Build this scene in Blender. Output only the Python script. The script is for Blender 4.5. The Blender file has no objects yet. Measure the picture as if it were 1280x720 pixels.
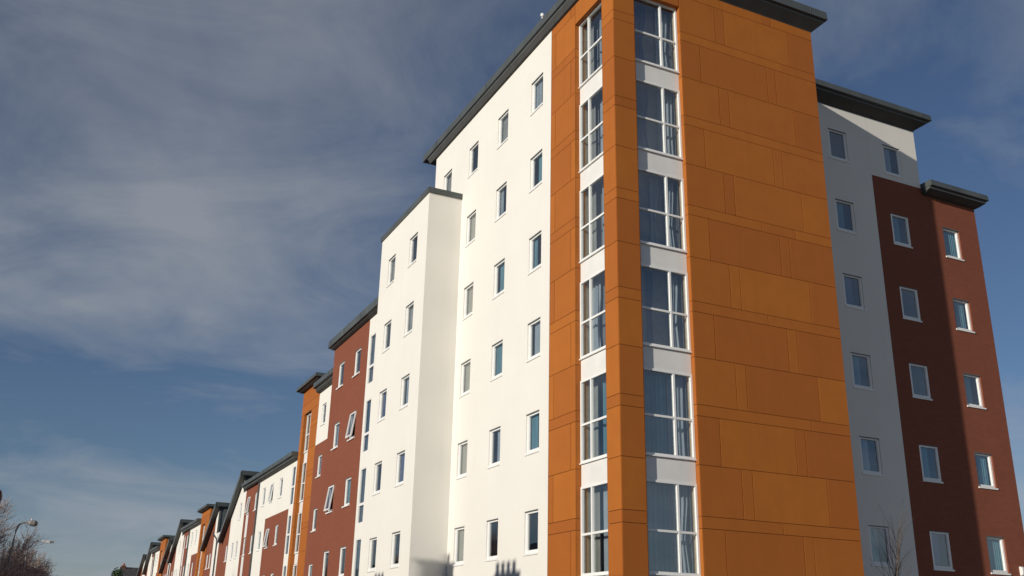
import bpy, bmesh, math, random
from mathutils import Vector, Matrix, Quaternion
rnd = random.Random(7)
scn = bpy.context.scene
COL = scn.collection

# ------------------------------------------------------------------ camera
cam_d = bpy.data.cameras.new('camera')
cam = bpy.data.objects.new('camera', cam_d); COL.objects.link(cam)
yaw, pit, rol = (math.radians(a) for a in (25.30117, 19.9991, 1.26811))
fw = Vector((math.sin(yaw)*math.cos(pit), math.cos(yaw)*math.cos(pit), math.sin(pit)))
rt = Vector((math.cos(yaw), -math.sin(yaw), 0)); up = rt.cross(fw)
r2 = rt*math.cos(rol) + up*math.sin(rol); u2 = up*math.cos(rol) - rt*math.sin(rol)
M = Matrix((r2, u2, -fw)).transposed().to_4x4()
M.translation = Vector((-12.21, -19.61, 1.6))
cam.matrix_world = M
cam_d.sensor_width = 36.0
cam_d.lens = 1217.05/1280*36.0
cam_d.clip_end = 4000
scn.camera = cam

# ------------------------------------------------------------------ world, sun, exposure
SUN_T = Vector((2.69, 1.0, -0.714)).normalized()      # direction the light travels
SUN_EL = math.asin(-SUN_T.z)
SUN_AZ = math.atan2(-SUN_T.x, -SUN_T.y)
w = bpy.data.worlds.new('World'); scn.world = w; w.use_nodes = True
nt = w.node_tree; nt.nodes.clear()
N = nt.nodes.new; L = nt.links.new
out = N('ShaderNodeOutputWorld')
sky = N('ShaderNodeTexSky'); sky.sky_type = 'NISHITA'; sky.sun_disc = False
sky.sun_elevation = SUN_EL; sky.sun_rotation = SUN_AZ
sky.altitude = 50; sky.air_density = 1.0; sky.dust_density = 0.15; sky.ozone_density = 3.0
bg = N('ShaderNodeBackground'); bg.inputs[1].default_value = 0.064
tint = N('ShaderNodeMix'); tint.data_type = 'RGBA'; tint.blend_type = 'MULTIPLY'; tint.inputs[0].default_value = 1.0    # camera white balance of the clear sky
L(sky.outputs[0], tint.inputs[6]); tint.inputs[7].default_value = (0.88, 0.89, 1.0, 1)
L(tint.outputs[2], bg.inputs[0])
tc = N('ShaderNodeTexCoord')
nrm = N('ShaderNodeVectorMath'); nrm.operation = 'NORMALIZE'; L(tc.outputs['Generated'], nrm.inputs[0])
sep = N('ShaderNodeSeparateXYZ'); L(nrm.outputs[0], sep.inputs[0])
zz = N('ShaderNodeMath'); zz.operation = 'MAXIMUM'; L(sep.outputs[2], zz.inputs[0]); zz.inputs[1].default_value = 0.0
za = N('ShaderNodeMath'); za.operation = 'ADD'; L(zz.outputs[0], za.inputs[0]); za.inputs[1].default_value = 0.22
dx = N('ShaderNodeMath'); dx.operation = 'DIVIDE'; L(sep.outputs[0], dx.inputs[0]); L(za.outputs[0], dx.inputs[1])
dy = N('ShaderNodeMath'); dy.operation = 'DIVIDE'; L(sep.outputs[1], dy.inputs[0]); L(za.outputs[0], dy.inputs[1])
cmb = N('ShaderNodeCombineXYZ'); L(dx.outputs[0], cmb.inputs[0]); L(dy.outputs[0], cmb.inputs[1])
mp = N('ShaderNodeMapping'); L(cmb.outputs[0], mp.inputs[0])
mp.inputs['Location'].default_value = (-12.39, -10.32, 0.0); mp.inputs['Rotation'].default_value = (0, 0, 0.5)
mp.inputs['Scale'].default_value = (0.75, 0.95, 1)
n1 = N('ShaderNodeTexNoise'); L(mp.outputs[0], n1.inputs['Vector'])
n1.inputs['Scale'].default_value = 0.9; n1.inputs['Detail'].default_value = 7; n1.inputs['Roughness'].default_value = 0.52
n1.inputs['Distortion'].default_value = 0.6
hz = N('ShaderNodeMapRange'); hz.interpolation_type = 'SMOOTHSTEP'; L(sep.outputs[2], hz.inputs[0])      # cloud banks thicken towards the horizon
hz.inputs[1].default_value = 0.0; hz.inputs[2].default_value = 0.34; hz.inputs[3].default_value = 0.07; hz.inputs[4].default_value = 0.0
hs_ = N('ShaderNodeMath'); hs_.operation = 'ADD'; L(n1.outputs[0], hs_.inputs[0]); L(hz.outputs[0], hs_.inputs[1])
rp = N('ShaderNodeValToRGB'); n2 = N('ShaderNodeTexNoise'); L(mp.outputs[0], n2.inputs['Vector'])         # finer wisps on the broad banks
n2.inputs['Scale'].default_value = 2.9; n2.inputs['Detail'].default_value = 9; n2.inputs['Roughness'].default_value = 0.62; n2.inputs['Distortion'].default_value = 0.8
w2 = N('ShaderNodeMath'); w2.operation = 'MULTIPLY_ADD'; L(n2.outputs[0], w2.inputs[0]); w2.inputs[1].default_value = 0.46; L(hs_.outputs[0], w2.inputs[2])
w3 = N('ShaderNodeMath'); w3.operation = 'SUBTRACT'; L(w2.outputs[0], w3.inputs[0]); w3.inputs[1].default_value = 0.23
L(w3.outputs[0], rp.inputs[0])
rp.color_ramp.elements[0].position = 0.43; rp.color_ramp.elements[0].color = (0.03, 0.03, 0.03, 1)
rp.color_ramp.elements[1].position = 0.73; rp.color_ramp.elements[1].color = (0.86, 0.86, 0.86, 1)
bw = N('ShaderNodeRGBToBW'); L(sky.outputs[0], bw.inputs[0])               # clouds take their light from the sky round them
cl = N('ShaderNodeMix'); cl.data_type = 'RGBA'; cl.inputs[0].default_value = 0.12
cs = N('ShaderNodeVectorMath'); cs.operation = 'SCALE'; cs.inputs[0].default_value = (0.165, 0.178, 0.205); L(bw.outputs[0], cs.inputs['Scale'])
cl.inputs[6].default_value = (0.285, 0.31, 0.35, 1); L(cs.outputs[0], cl.inputs[7])
bg2 = N('ShaderNodeBackground'); L(cl.outputs[2], bg2.inputs[0]); bg2.inputs[1].default_value = 1.0
mx = N('ShaderNodeMixShader'); L(rp.outputs[0], mx.inputs[0]); L(bg.outputs[0], mx.inputs[1]); L(bg2.outputs[0], mx.inputs[2])
L(mx.outputs[0], out.inputs[0])
sd = bpy.data.lights.new('sun', 'SUN'); so = bpy.data.objects.new('sun', sd); COL.objects.link(so)
sd.energy = 4.0; sd.angle = math.radians(0.53); sd.color = (1.0, 0.93, 0.82)
so.rotation_euler = SUN_T.to_track_quat('-Z', 'Y').to_euler()
so.location = (-60, -25, 30)
vs = scn.view_settings
vs.view_transform = 'Standard'; vs.look = 'None'; vs.exposure = 0.0; vs.gamma = 1.0; vs.use_curve_mapping = False

# ------------------------------------------------------------------ materials
def new_mat(name):
    m = bpy.data.materials.new(name); m.use_nodes = True
    t = m.node_tree; b = t.nodes['Principled BSDF']
    return m, t, b
def posvec(t, mode='xyz'):
    g = t.nodes.new('ShaderNodeNewGeometry')
    if mode == 'xyz': return g.outputs['Position']
    s = t.nodes.new('ShaderNodeSeparateXYZ'); t.links.new(g.outputs['Position'], s.inputs[0])
    a = t.nodes.new('ShaderNodeMath'); a.operation = 'ADD'
    t.links.new(s.outputs[0], a.inputs[0]); t.links.new(s.outputs[1], a.inputs[1])
    c = t.nodes.new('ShaderNodeCombineXYZ'); t.links.new(a.outputs[0], c.inputs[0]); t.links.new(s.outputs[2], c.inputs[1])
    return c.outputs[0]
def mixc(t, fac, a, b, mode='MIX'):
    n = t.nodes.new('ShaderNodeMix'); n.data_type = 'RGBA'; n.blend_type = mode
    for i, v in ((0, fac), (6, a), (7, b)):
        if hasattr(v, 'is_output'): t.links.new(v, n.inputs[i])
        elif i == 0: n.inputs[0].default_value = v
        else: n.inputs[i].default_value = (*v, 1)
    return n.outputs[2]
def noise(t, vec, scale, detail=4, rough=0.5, stretch=None):
    if stretch:
        m = t.nodes.new('ShaderNodeMapping'); t.links.new(vec, m.inputs[0]); m.inputs['Scale'].default_value = stretch; vec = m.outputs[0]
    n = t.nodes.new('ShaderNodeTexNoise'); t.links.new(vec, n.inputs['Vector'])
    n.inputs['Scale'].default_value = scale; n.inputs['Detail'].default_value = detail; n.inputs['Roughness'].default_value = rough
    return n.outputs[0]
def ramp(t, v, p0, p1, c0=(0,0,0), c1=(1,1,1)):
    r = t.nodes.new('ShaderNodeValToRGB'); t.links.new(v, r.inputs[0])
    r.color_ramp.elements[0].position = p0; r.color_ramp.elements[1].position = p1
    r.color_ramp.elements[0].color = (*c0, 1); r.color_ramp.elements[1].color = (*c1, 1)
    return r.outputs[0]
def bump(t, b, h, strength, dist=0.01):
    n = t.nodes.new('ShaderNodeBump'); n.inputs['Strength'].default_value = strength; n.inputs['Distance'].default_value = dist
    t.links.new(h, n.inputs['Height']); t.links.new(n.outputs[0], b.inputs['Normal'])
def simple(name, col, rough=0.6, var=0.12, scale=6, metal=0.0, bmp=0.0):
    m, t, b = new_mat(name)
    v = posvec(t)
    c = mixc(t, ramp(t, noise(t, v, scale), 0.3, 0.7), tuple(x*(1-var) for x in col), tuple(min(1, x*(1+var)) for x in col))
    t.links.new(c, b.inputs['Base Color']); b.inputs['Roughness'].default_value = rough; b.inputs['Metallic'].default_value = metal
    if bmp: bump(t, b, noise(t, v, scale*12), bmp)
    return m
def render_mat(name, col, dirt=(0.55, 0.53, 0.48), amt=0.045):
    m, t, b = new_mat(name); v = posvec(t)
    c = mixc(t, ramp(t, noise(t, v, 0.5, 5, 0.6), 0.3, 0.75), col, tuple(x*0.95 for x in col))
    st = ramp(t, noise(t, v, 1.0, 4, 0.6, (3.0, 3.0, 0.22)), 0.56, 0.86, (0, 0, 0), (amt*2.4,)*3)
    c = mixc(t, st, c, tuple(col[i]*dirt[i] for i in range(3)))
    t.links.new(c, b.inputs['Base Color']); b.inputs['Roughness'].default_value = 0.9
    b.inputs['Specular IOR Level'].default_value = 0.2
    bump(t, b, noise(t, v, 90, 3), 0.25, 0.004)
    return m
def brick_mat(name, c1, c2, mortar):
    m, t, b = new_mat(name); v = posvec(t, 'uz')
    br = t.nodes.new('ShaderNodeTexBrick'); t.links.new(v, br.inputs['Vector'])
    br.inputs['Scale'].default_value = 1.0; br.inputs['Brick Width'].default_value = 0.225; br.inputs['Row Height'].default_value = 0.075
    br.inputs['Mortar Size'].default_value = 0.005; br.inputs['Color1'].default_value = (*c1, 1); br.inputs['Color2'].default_value = (*c2, 1)
    br.inputs['Mortar'].default_value = (*mortar, 1)
    p = posvec(t)
    c = mixc(t, ramp(t, noise(t, p, 0.45, 5, 0.6), 0.3, 0.75, (0, 0, 0), (0.35,)*3), br.outputs[0], tuple(x*0.8 for x in c1))
    t.links.new(c, b.inputs['Base Color']); b.inputs['Roughness'].default_value = 0.85; b.inputs['Specular IOR Level'].default_value = 0.25
    bump(t, b, br.outputs['Fac'], -0.25, 0.004)
    return m
def panel_mat(name, col):
    m, t, b = new_mat(name); v = posvec(t)
    oi = t.nodes.new('ShaderNodeObjectInfo')
    c = mixc(t, oi.outputs['Random'], (col[0]*0.89, col[1]*0.84, col[2]*0.92), (col[0]*1.07, col[1]*1.09, col[2]*1.0))
    c = mixc(t, ramp(t, noise(t, v, 1.3, 5, 0.62), 0.3, 0.75, (0, 0, 0), (0.38,)*3), c, (col[0]*0.74, col[1]*0.70, col[2]*0.72))
    st = ramp(t, noise(t, v, 1.0, 5, 0.6, (5.0, 5.0, 0.35)), 0.5, 0.85, (0, 0, 0), (0.24,)*3)
    c = mixc(t, st, c, (col[0]*0.62, col[1]*0.62, col[2]*0.7))
    t.links.new(c, b.inputs['Base Color']); b.inputs['Roughness'].default_value = 0.62; b.inputs['Specular IOR Level'].default_value = 0.3
    bump(t, b, noise(t, v, 40, 3), 0.12, 0.003)
    return m
GR0 = 0.25                                        # reflectance of coated double glazing
def glass_mat():
    m, t, b = new_mat('window_glass'); t.nodes.remove(b)
    o = t.nodes['Material Output']
    tr = t.nodes.new('ShaderNodeBsdfTransparent'); tr.inputs[0].default_value = (0.90, 0.95, 0.96, 1)
    gl = t.nodes.new('ShaderNodeBsdfGlossy'); gl.inputs['Roughness'].default_value = 0.015; gl.inputs[0].default_value = (0.92, 0.97, 1, 1)
    # two-sided Fresnel (Schlick), so that light passes the pane alike in both directions
    ge = t.nodes.new('ShaderNodeNewGeometry'); dt = t.nodes.new('ShaderNodeVectorMath'); dt.operation = 'DOT_PRODUCT'
    t.links.new(ge.outputs['Normal'], dt.inputs[0]); t.links.new(ge.outputs['Incoming'], dt.inputs[1])
    def mth(op, a, b):
        n = t.nodes.new('ShaderNodeMath'); n.operation = op
        for i, q in enumerate((a, b)):
            if hasattr(q, 'is_output'): t.links.new(q, n.inputs[i])
            else: n.inputs[i].default_value = q
        return n.outputs[0]
    ab = mth('ABSOLUTE', dt.outputs['Value'], 0.0)
    p5 = mth('POWER', mth('SUBTRACT', 1.0, ab), 5.0)
    fr = mth('ADD', mth('MULTIPLY', p5, 1-GR0), GR0)
    bp = t.nodes.new('ShaderNodeBump'); bp.inputs['Strength'].default_value = 0.05; bp.inputs['Distance'].default_value = 0.02
    t.links.new(noise(t, posvec(t), 1.6, 2), bp.inputs['Height']); t.links.new(bp.outputs[0], gl.inputs['Normal'])
    mxs = t.nodes.new('ShaderNodeMixShader')
    t.links.new(fr, mxs.inputs[0]); t.links.new(tr.outputs[0], mxs.inputs[1]); t.links.new(gl.outputs[0], mxs.inputs[2])
    t.links.new(mxs.outputs[0], o.inputs[0])
    return m
def curtain_mat(name, col):
    m, t, b = new_mat(name); v = posvec(t)
    c = mixc(t, ramp(t, noise(t, v, 2.0, 4), 0.3, 0.7), tuple(x*0.8 for x in col), col)
    t.links.new(c, b.inputs['Base Color']); b.inputs['Roughness'].default_value = 0.95
    b.inputs['Specular IOR Level'].default_value = 0.1
    return m
def asphalt(name, col):
    m, t, b = new_mat(name); v = posvec(t)
    c = mixc(t, ramp(t, noise(t, v, 0.4, 6, 0.7), 0.3, 0.75), tuple(x*0.75 for x in col), tuple(x*1.25 for x in col))
    c = mixc(t, ramp(t, noise(t, v, 120, 2), 0.4, 0.7, (0, 0, 0), (0.4,)*3), c, tuple(x*1.8 for x in col))
    t.links.new(c, b.inputs['Base Color']); b.inputs['Roughness'].default_value = 0.9
    bump(t, b, noise(t, v, 150, 2), 0.4, 0.006)
    return m
MAT = dict(
    white=render_mat('white_render', (0.775, 0.752, 0.695)),
    red=brick_mat('red_brick', (0.214, 0.067, 0.037), (0.240, 0.076, 0.043), (0.225, 0.086, 0.054)),
    orange=panel_mat('orange_panel', (0.41, 0.128, 0.0185)),
    backing=simple('panel_backing', (0.14, 0.050, 0.014), 0.9),
    upvc=simple('white_frame', (0.83, 0.83, 0.81), 0.35, 0.03, 3),
    spandrel=simple('white_spandrel', (0.76, 0.75, 0.72), 0.4, 0.05, 2),
    roof=simple('grey_roof_metal', (0.072, 0.082, 0.082), 0.45, 0.2, 1.2),
    soffit=simple('grey_soffit', (0.048, 0.046, 0.043), 0.7, 0.15, 2),
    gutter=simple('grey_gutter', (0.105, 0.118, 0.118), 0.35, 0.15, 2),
    clad=simple('grey_cladding', (0.10, 0.11, 0.115), 0.5, 0.2, 2),
    glass=glass_mat(),
    room=simple('room_paint', (0.20, 0.205, 0.21), 0.9),
    cream=simple('cream_paint', (0.46, 0.40, 0.28), 0.9),
    cur_grey=curtain_mat('curtain_grey', (0.40, 0.44, 0.48)),
    cur_teal=curtain_mat('curtain_teal', (0.17, 0.31, 0.36)),
    cur_blue=curtain_mat('curtain_blue', (0.14, 0.17, 0.30)),
    cur_blind=curtain_mat('grey_blue_blind', (0.10, 0.125, 0.16)),
    cur_net=curtain_mat('net_blind', (0.34, 0.33, 0.30)),
    pipe=simple('dark_pipe', (0.05, 0.05, 0.055), 0.5),
    steel=simple('galvanised_steel', (0.30, 0.30, 0.30), 0.5, 0.2, 8, 0.6),
    lampgrey=simple('lamp_grey', (0.24, 0.23, 0.22), 0.5, 0.2, 8),
    lampwhite=simple('lamp_white', (0.75, 0.75, 0.74), 0.4, 0.05),
    redpaint=simple('dark_red_paint', (0.13, 0.025, 0.03), 0.4, 0.2, 8),
    bark=simple('bark', (0.11, 0.085, 0.07), 0.9, 0.35, 9),
    twig=simple('twig', (0.40, 0.32, 0.28), 0.9, 0.3, 4),
    oldbrick=brick_mat('old_brick', (0.16, 0.065, 0.042), (0.22, 0.095, 0.06), (0.20, 0.17, 0.14)),
    slate=simple('slate', (0.07, 0.062, 0.060), 0.7, 0.35, 3, 0, 0.3),
    pot=simple('terracotta', (0.30, 0.11, 0.06), 0.8, 0.2, 6),
    leaf=simple('evergreen_leaf', (0.055, 0.10, 0.03), 0.6, 0.4, 3),
    asphalt=asphalt('asphalt', (0.05, 0.05, 0.052)),
    paving=asphalt('paving', (0.33, 0.315, 0.29)),
    kerb=simple('kerb_stone', (0.28, 0.27, 0.25), 0.85, 0.15, 3),
    paint=simple('road_paint', (0.75, 0.74, 0.70), 0.7, 0.1, 5),
    soil=asphalt('ground', (0.20, 0.185, 0.15)),
    door=simple('door_paint', (0.06, 0.08, 0.12), 0.4),
)

# ------------------------------------------------------------------ helpers
class MB:
    def __init__(s): s.v = []; s.f = []
    def quad(s, *p):
        i = len(s.v); s.v += [tuple(q) for q in p]; s.f.append(tuple(range(i, i+len(p)))); return s
    def box(s, x0, x1, y0, y1, z0, z1):
        if x0 > x1: x0, x1 = x1, x0
        if y0 > y1: y0, y1 = y1, y0
        if z0 > z1: z0, z1 = z1, z0
        i = len(s.v)
        s.v += [(x0,y0,z0),(x1,y0,z0),(x1,y1,z0),(x0,y1,z0),(x0,y0,z1),(x1,y0,z1),(x1,y1,z1),(x0,y1,z1)]
        s.f += [tuple(i+k for k in q) for q in ((0,3,2,1),(4,5,6,7),(0,1,5,4),(1,2,6,5),(2,3,7,6),(3,0,4,7))]
        return s
    def tube(s, pts, rads, n=8, cap=True):
        rings = []
        for k, p in enumerate(pts):
            p = Vector(p)
            a = Vector(pts[max(0, k-1)]); b = Vector(pts[min(len(pts)-1, k+1)])
            d = (b-a).normalized()
            q = d.orthogonal().normalized() if abs(d.z) > 0.999 else d.cross(Vector((0,0,1))).normalized()
            r = d.cross(q); i = len(s.v)
            for j in range(n):
                an = 2*math.pi*j/n
                s.v.append(tuple(p + (q*math.cos(an)+r*math.sin(an))*rads[k]))
            rings.append(i)
        for a, b in zip(rings, rings[1:]):
            for j in range(n):
                s.f.append((a+j, a+(j+1) % n, b+(j+1) % n, b+j))
        if cap:
            s.f.append(tuple(rings[0]+j for j in reversed(range(n)))); s.f.append(tuple(rings[-1]+j for j in range(n)))
        return s
    def mesh(s, name, mat):
        me = bpy.data.meshes.new(name); me.from_pydata(s.v, [], s.f); me.materials.append(MAT[mat]); me.update(); return me
def link(name, me, parent=None, loc=(0,0,0), rz=0.0):
    o = bpy.data.objects.new(name, me); COL.objects.link(o)
    o.location = loc; o.rotation_euler = (0, 0, rz)
    if parent: o.parent = parent
    return o
def thing(name, label, cat, loc=(0,0,0), group=None):
    o = bpy.data.objects.new(name, None); COL.objects.link(o); o.location = loc; o.empty_display_size = 0.3
    o['label'] = label; o['category'] = cat
    if group: o['group'] = group
    return o
def tag(o, label, cat, group=None):
    o['label'] = label; o['category'] = cat
    if group: o['group'] = group
    return o
def struct(name, me): 
    o = link(name, me); o['kind'] = 'structure'; return o
def part(name, mb, mat, parent):                  # mb authored in world coordinates
    me = mb.mesh(name, mat)
    b = parent.location
    return link(name, me, parent, (-b.x, -b.y, -b.z))
def pt(face, plane, wv, v, d):                    # facade point: w along the wall, v up, d outwards
    return (plane-d, wv, v) if face == 'A' else (wv, plane-d, v)
ROT = {'A': -math.pi/2, 'B': 0.0}

def wall(parent, face, plane, w0, w1, v0, v1, holes, depth, mat, name='wall', clip=None):
    """wall sheet with real openings and reveals"""
    hs = []
    for (a, b, c, d) in holes:
        if b <= w0+1e-4 or a >= w1-1e-4 or d <= v0+1e-4 or c >= v1-1e-4: continue
        hs.append((max(a, w0), min(b, w1), max(c, v0), min(d, v1)))
    us = sorted({w0, w1, *[x for h in hs for x in h[:2]]}); vz = sorted({v0, v1, *[x for h in hs for x in h[2:]]})
    m = MB(); P = lambda a, b, d=0: pt(face, plane, a, b, d)
    def q(*p): m.quad(*(reversed(p) if face == 'A' else p))
    for i in range(len(us)-1):
        for j in range(len(vz)-1):
            cu = (us[i]+us[i+1])/2; cv = (vz[j]+vz[j+1])/2
            if any(h[0] < cu < h[1] and h[2] < cv < h[3] for h in hs): continue
            q(P(us[i], vz[j]), P(us[i+1], vz[j]), P(us[i+1], vz[j+1]), P(us[i], vz[j+1]))
    for (a, b, c, d) in hs:
        q(P(a, c), P(a, d), P(a, d, -depth), P(a, c, -depth)); q(P(b, d), P(b, c), P(b, c, -depth), P(b, d, -depth))
        q(P(a, d), P(b, d), P(b, d, -depth), P(a, d, -depth)); q(P(b, c), P(a, c), P(a, c, -depth), P(b, c, -depth))
    o = part(name, m, mat, parent)
    if clip:                                       # clip = (w_a, z_a, w_b, z_b): keep what lies below that line
        bm = bmesh.new(); bm.from_mesh(o.data)
        A = Vector(pt(face, plane, clip[0], clip[1], 0)); B = Vector(pt(face, plane, clip[2], clip[3], 0))
        nrmv = (B-A).cross(Vector((1, 0, 0)) if face == 'A' else Vector((0, 1, 0)))
        if nrmv.z < 0: nrmv = -nrmv
        bmesh.ops.bisect_plane(bm, geom=bm.verts[:]+bm.edges[:]+bm.faces[:], plane_co=A, plane_no=nrmv, clear_outer=True)
        bm.to_mesh(o.data); bm.free()
    return o
def shell(parent, x0, x1, y0, y1, z0, z1, mat, skip=(), name='rear_wall', inset=0.0):
    """the other sides of a building volume"""
    m = MB()
    if 'x0' not in skip: m.quad((x0,y1,z0),(x0,y0,z0),(x0,y0,z1),(x0,y1,z1))
    if 'x1' not in skip: m.quad((x1,y0,z0),(x1,y1,z0),(x1,y1,z1),(x1,y0,z1))
    if 'y0' not in skip: m.quad((x0,y0,z0),(x1,y0,z0),(x1,y0,z1),(x0,y0,z1))
    if 'y1' not in skip: m.quad((x1,y1,z0),(x0,y1,z0),(x0,y1,z1),(x1,y1,z1))
    return part(name, m, mat, parent)

# window meshes, shared ------------------------------------------------
_wm = {}
def cached(key, fn):
    if key not in _wm: _wm[key] = fn()
    return _wm[key]
def frame_mesh(W, H, t=0.074, dep=0.06):
    m = MB(); h = W/2
    m.box(-h, -h+t, -dep, 0, 0, H); m.box(h-t, h, -dep, 0, 0, H)
    m.box(-h+t, h-t, -dep, 0, 0, t+.012); m.box(-h+t, h-t, -dep, 0, H-t, H)
    # casement bead, slightly behind
    t2 = t+.022
    m.box(-h+t, -h+t2, -dep+.018, 0, t, H-t); m.box(h-t2, h-t, -dep+.018, 0, t, H-t)
    return m.mesh('window', 'upvc')
def wavy(x0, x1, z0, z1, y, folds, amp, seed, mat, gather=0.0):
    r = random.Random(seed); m = MB(); n = folds*6; pts = []
    for i in range(n+1):
        f = i/n
        ph = f*folds*2*math.pi + 0.7*math.sin(f*5+seed)
        pts.append((x0+(x1-x0)*f, y + amp*math.sin(ph)*(0.7+0.3*math.sin(f*9+seed))))
    rows = 5
    for j in range(rows+1):
        zf = j/rows; z = z0+(z1-z0)*zf
        k = 1-gather*math.sin(math.pi*min(1, zf*1.25))**2
        for (px, py) in pts: m.v.append((x0+(px-x0)*k, py, z))
    for j in range(rows):
        for i in range(n):
            a = j*(n+1)+i; m.f.append((a, a+1, a+n+2, a+n+1))
    return m.mesh('curtain', mat)
def room_mesh(W, H, dep=2.2, mat='room', m0=0.25):
    m = MB(); h = W/2+m0; z0 = -m0; z1 = H+m0; f = 0.0
    m.quad((-h,dep,z0),(h,dep,z0),(h,dep,z1),(-h,dep,z1))
    m.quad((-h,f,z0),(-h,dep,z0),(-h,dep,z1),(-h,f,z1)); m.quad((h,dep,z0),(h,f,z0),(h,f,z1),(h,dep,z1))
    m.quad((-h,f,z0),(h,f,z0),(h,dep,z0),(-h,dep,z0)); m.quad((-h,f,z1),(-h,dep,z1),(h,dep,z1),(h,f,z1))
    return m.mesh('room', mat)
def small_window(parent, face, plane, wc, z, W=0.82, H=1.135, depth=0.10, sill=0.03, opened=0.0, look='plain', seed=0, detail=True):
    b = parent.location; p = Vector(pt(face, plane, wc, z, -depth))
    o = link('window', cached(('f', W, H), lambda: frame_mesh(W, H)), parent, tuple(p-b), ROT[face])
    pm = cached(('p', W, H), lambda: MB().quad((-W/2+.05, 0, .05), (W/2-.05, 0, .05), (W/2-.05, 0, H-.05), (-W/2+.05, 0, H-.05)).mesh('pane', 'glass'))
    if opened:
        def sash():
            m = MB(); h = W/2-.03; t = .055; zt = H-.08
            m.box(-h, -h+t, -.05, 0, -zt, 0); m.box(h-t, h, -.05, 0, -zt, 0); m.box(-h+t, h-t, -.05, 0, -zt, -zt+t); m.box(-h+t, h-t, -.05, 0, -t, 0)
            return m.mesh('sash', 'upvc')
        s = link('sash', cached(('s', W, H), sash), o, (0, -.065, H-.04)); s.rotation_euler = (-opened, 0, 0)
        m2 = cached(('p2', W, H), lambda: MB().quad((-W/2+.07, -.02, -H+.13), (W/2-.07, -.02, -H+.13), (W/2-.07, -.02, -.05), (-W/2+.07, -.02, -.05)).mesh('pane', 'glass'))
        g = link('pane', m2, o, (0, -.065, H-.04)); g.rotation_euler = (-opened, 0, 0)
    else:
        link('pane', pm, o, (0, -.015, 0))
    if sill:
        link('sill', cached(('sl', W, depth, sill), lambda: MB().box(-W/2-.03, W/2+.03, -depth-sill, -.045, -.055, -.004).mesh('sill', 'upvc')), o)
    link('head_shade_strip', cached(('dt', W, H, depth), lambda: MB().box(-W/2+.002, W/2-.002, -depth-.004, -depth+.03, H-.024, H-.001).mesh('head_shade_strip', 'gutter')), o)  # dark strip standing in for the shadow line under the window head
    link('room', cached(('r', W, H), lambda: room_mesh(W, H)), o, (0, .02, 0))
    if look == 'net':
        link('curtain', cached(('net', W, H), lambda: wavy(-W/2, W/2, .0, H, .06, 14, .008, 3, 'cur_net')), o)
    elif look != 'plain':
        mt = {'grey': 'cur_grey', 'teal': 'cur_teal', 'blue': 'cur_blue'}[look]
        sd = seed % 4
        x0, x1 = [(-W/2, -W/2+.30), (-.13, W/2-.12), (-W/2, W/2-.36), (-.22, W/2)][sd]
        link('curtain', cached(('c', W, H, mt, sd), lambda: wavy(x0, x1, .0, H, .055, 4 if sd < 2 else 6, .022, sd+1, mt, 0.0)), o)
    return o

def eaves(parent, x0, x1, y0, y1, z, ov, hts=(.03, .14, .19, .20, .42), f=(.45, .62), name='roof', seam=True, fy=None):
    """flat roof with a stepped edge; ov = overhang at -x, +x, -y, +y; hts = heights of the profile's corners above z"""
    def ring(k, h, ins=0.0):
        ks = [k, k, k, k]
        if fy is not None and k in f: ks[1] = ks[2] = fy[f.index(k)]
        if fy is not None and k == f[1]+.02: ks[1] = ks[2] = fy[1]+.02
        q = [(o*kk-ins if o > 0 else o) for o, kk in zip(ov, ks)]
        return [(x0-q[0], y0-q[2], z+h), (x1+q[1], y0-q[2], z+h), (x1+q[1], y1+q[3], z+h), (x0-q[0], y1+q[3], z+h)]
    def band(m, a, b):
        for k in range(4):
            n = (k+1) % 4; m.quad(a[k], a[n], b[n], b[k])
    h1, h2, h3, h4, h5 = hts
    R0, R1, R2, R3, R4, R5 = ring(0, 0), ring(f[0], h1), ring(f[1], h2), ring(f[1]+.02, h3), ring(1, h4), ring(1, h5, .02)
    i = .6; a, b = R5[0], R5[2]
    tp = [(a[0]+i, a[1]+i, z+h5+.06), (b[0]-i, a[1]+i, z+h5+.06), (b[0]-i, b[1]-i, z+h5+.06), (a[0]+i, b[1]-i, z+h5+.06)]
    m = MB(); band(m, R4, R5); band(m, R5, tp); m.quad(*tp)
    r = part(name, m, 'roof', parent)
    m = MB(); band(m, R0, R1); band(m, R1, R2); band(m, R3, R4); link('soffit', m.mesh('soffit', 'soffit'), r)
    m = MB(); band(m, R2, R3); link('edge_trim', m.mesh('edge_trim', 'gutter'), r)
    if seam:                                      # joints of the metal edge sheets
        X, Y = R4[0][0], R4[0][1]
        if ov[0] > 0:
            y = R4[0][1]+2.4
            while y < R4[2][1]-.5:
                link('sheet_joint', MB().box(X-.003, X+.03, y-.010, y+.010, z+h4+.01, z+h5-.05).mesh('sheet_joint', 'roof'), r); y += 2.4
        if ov[2] > 0:
            x = R4[0][0]+2.4
            while x < R4[2][0]-.5:
                link('sheet_joint', MB().box(x-.010, x+.010, Y-.003, Y+.03, z+h4+.01, z+h5-.05).mesh('sheet_joint', 'roof'), r); x += 2.4
    return r

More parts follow.
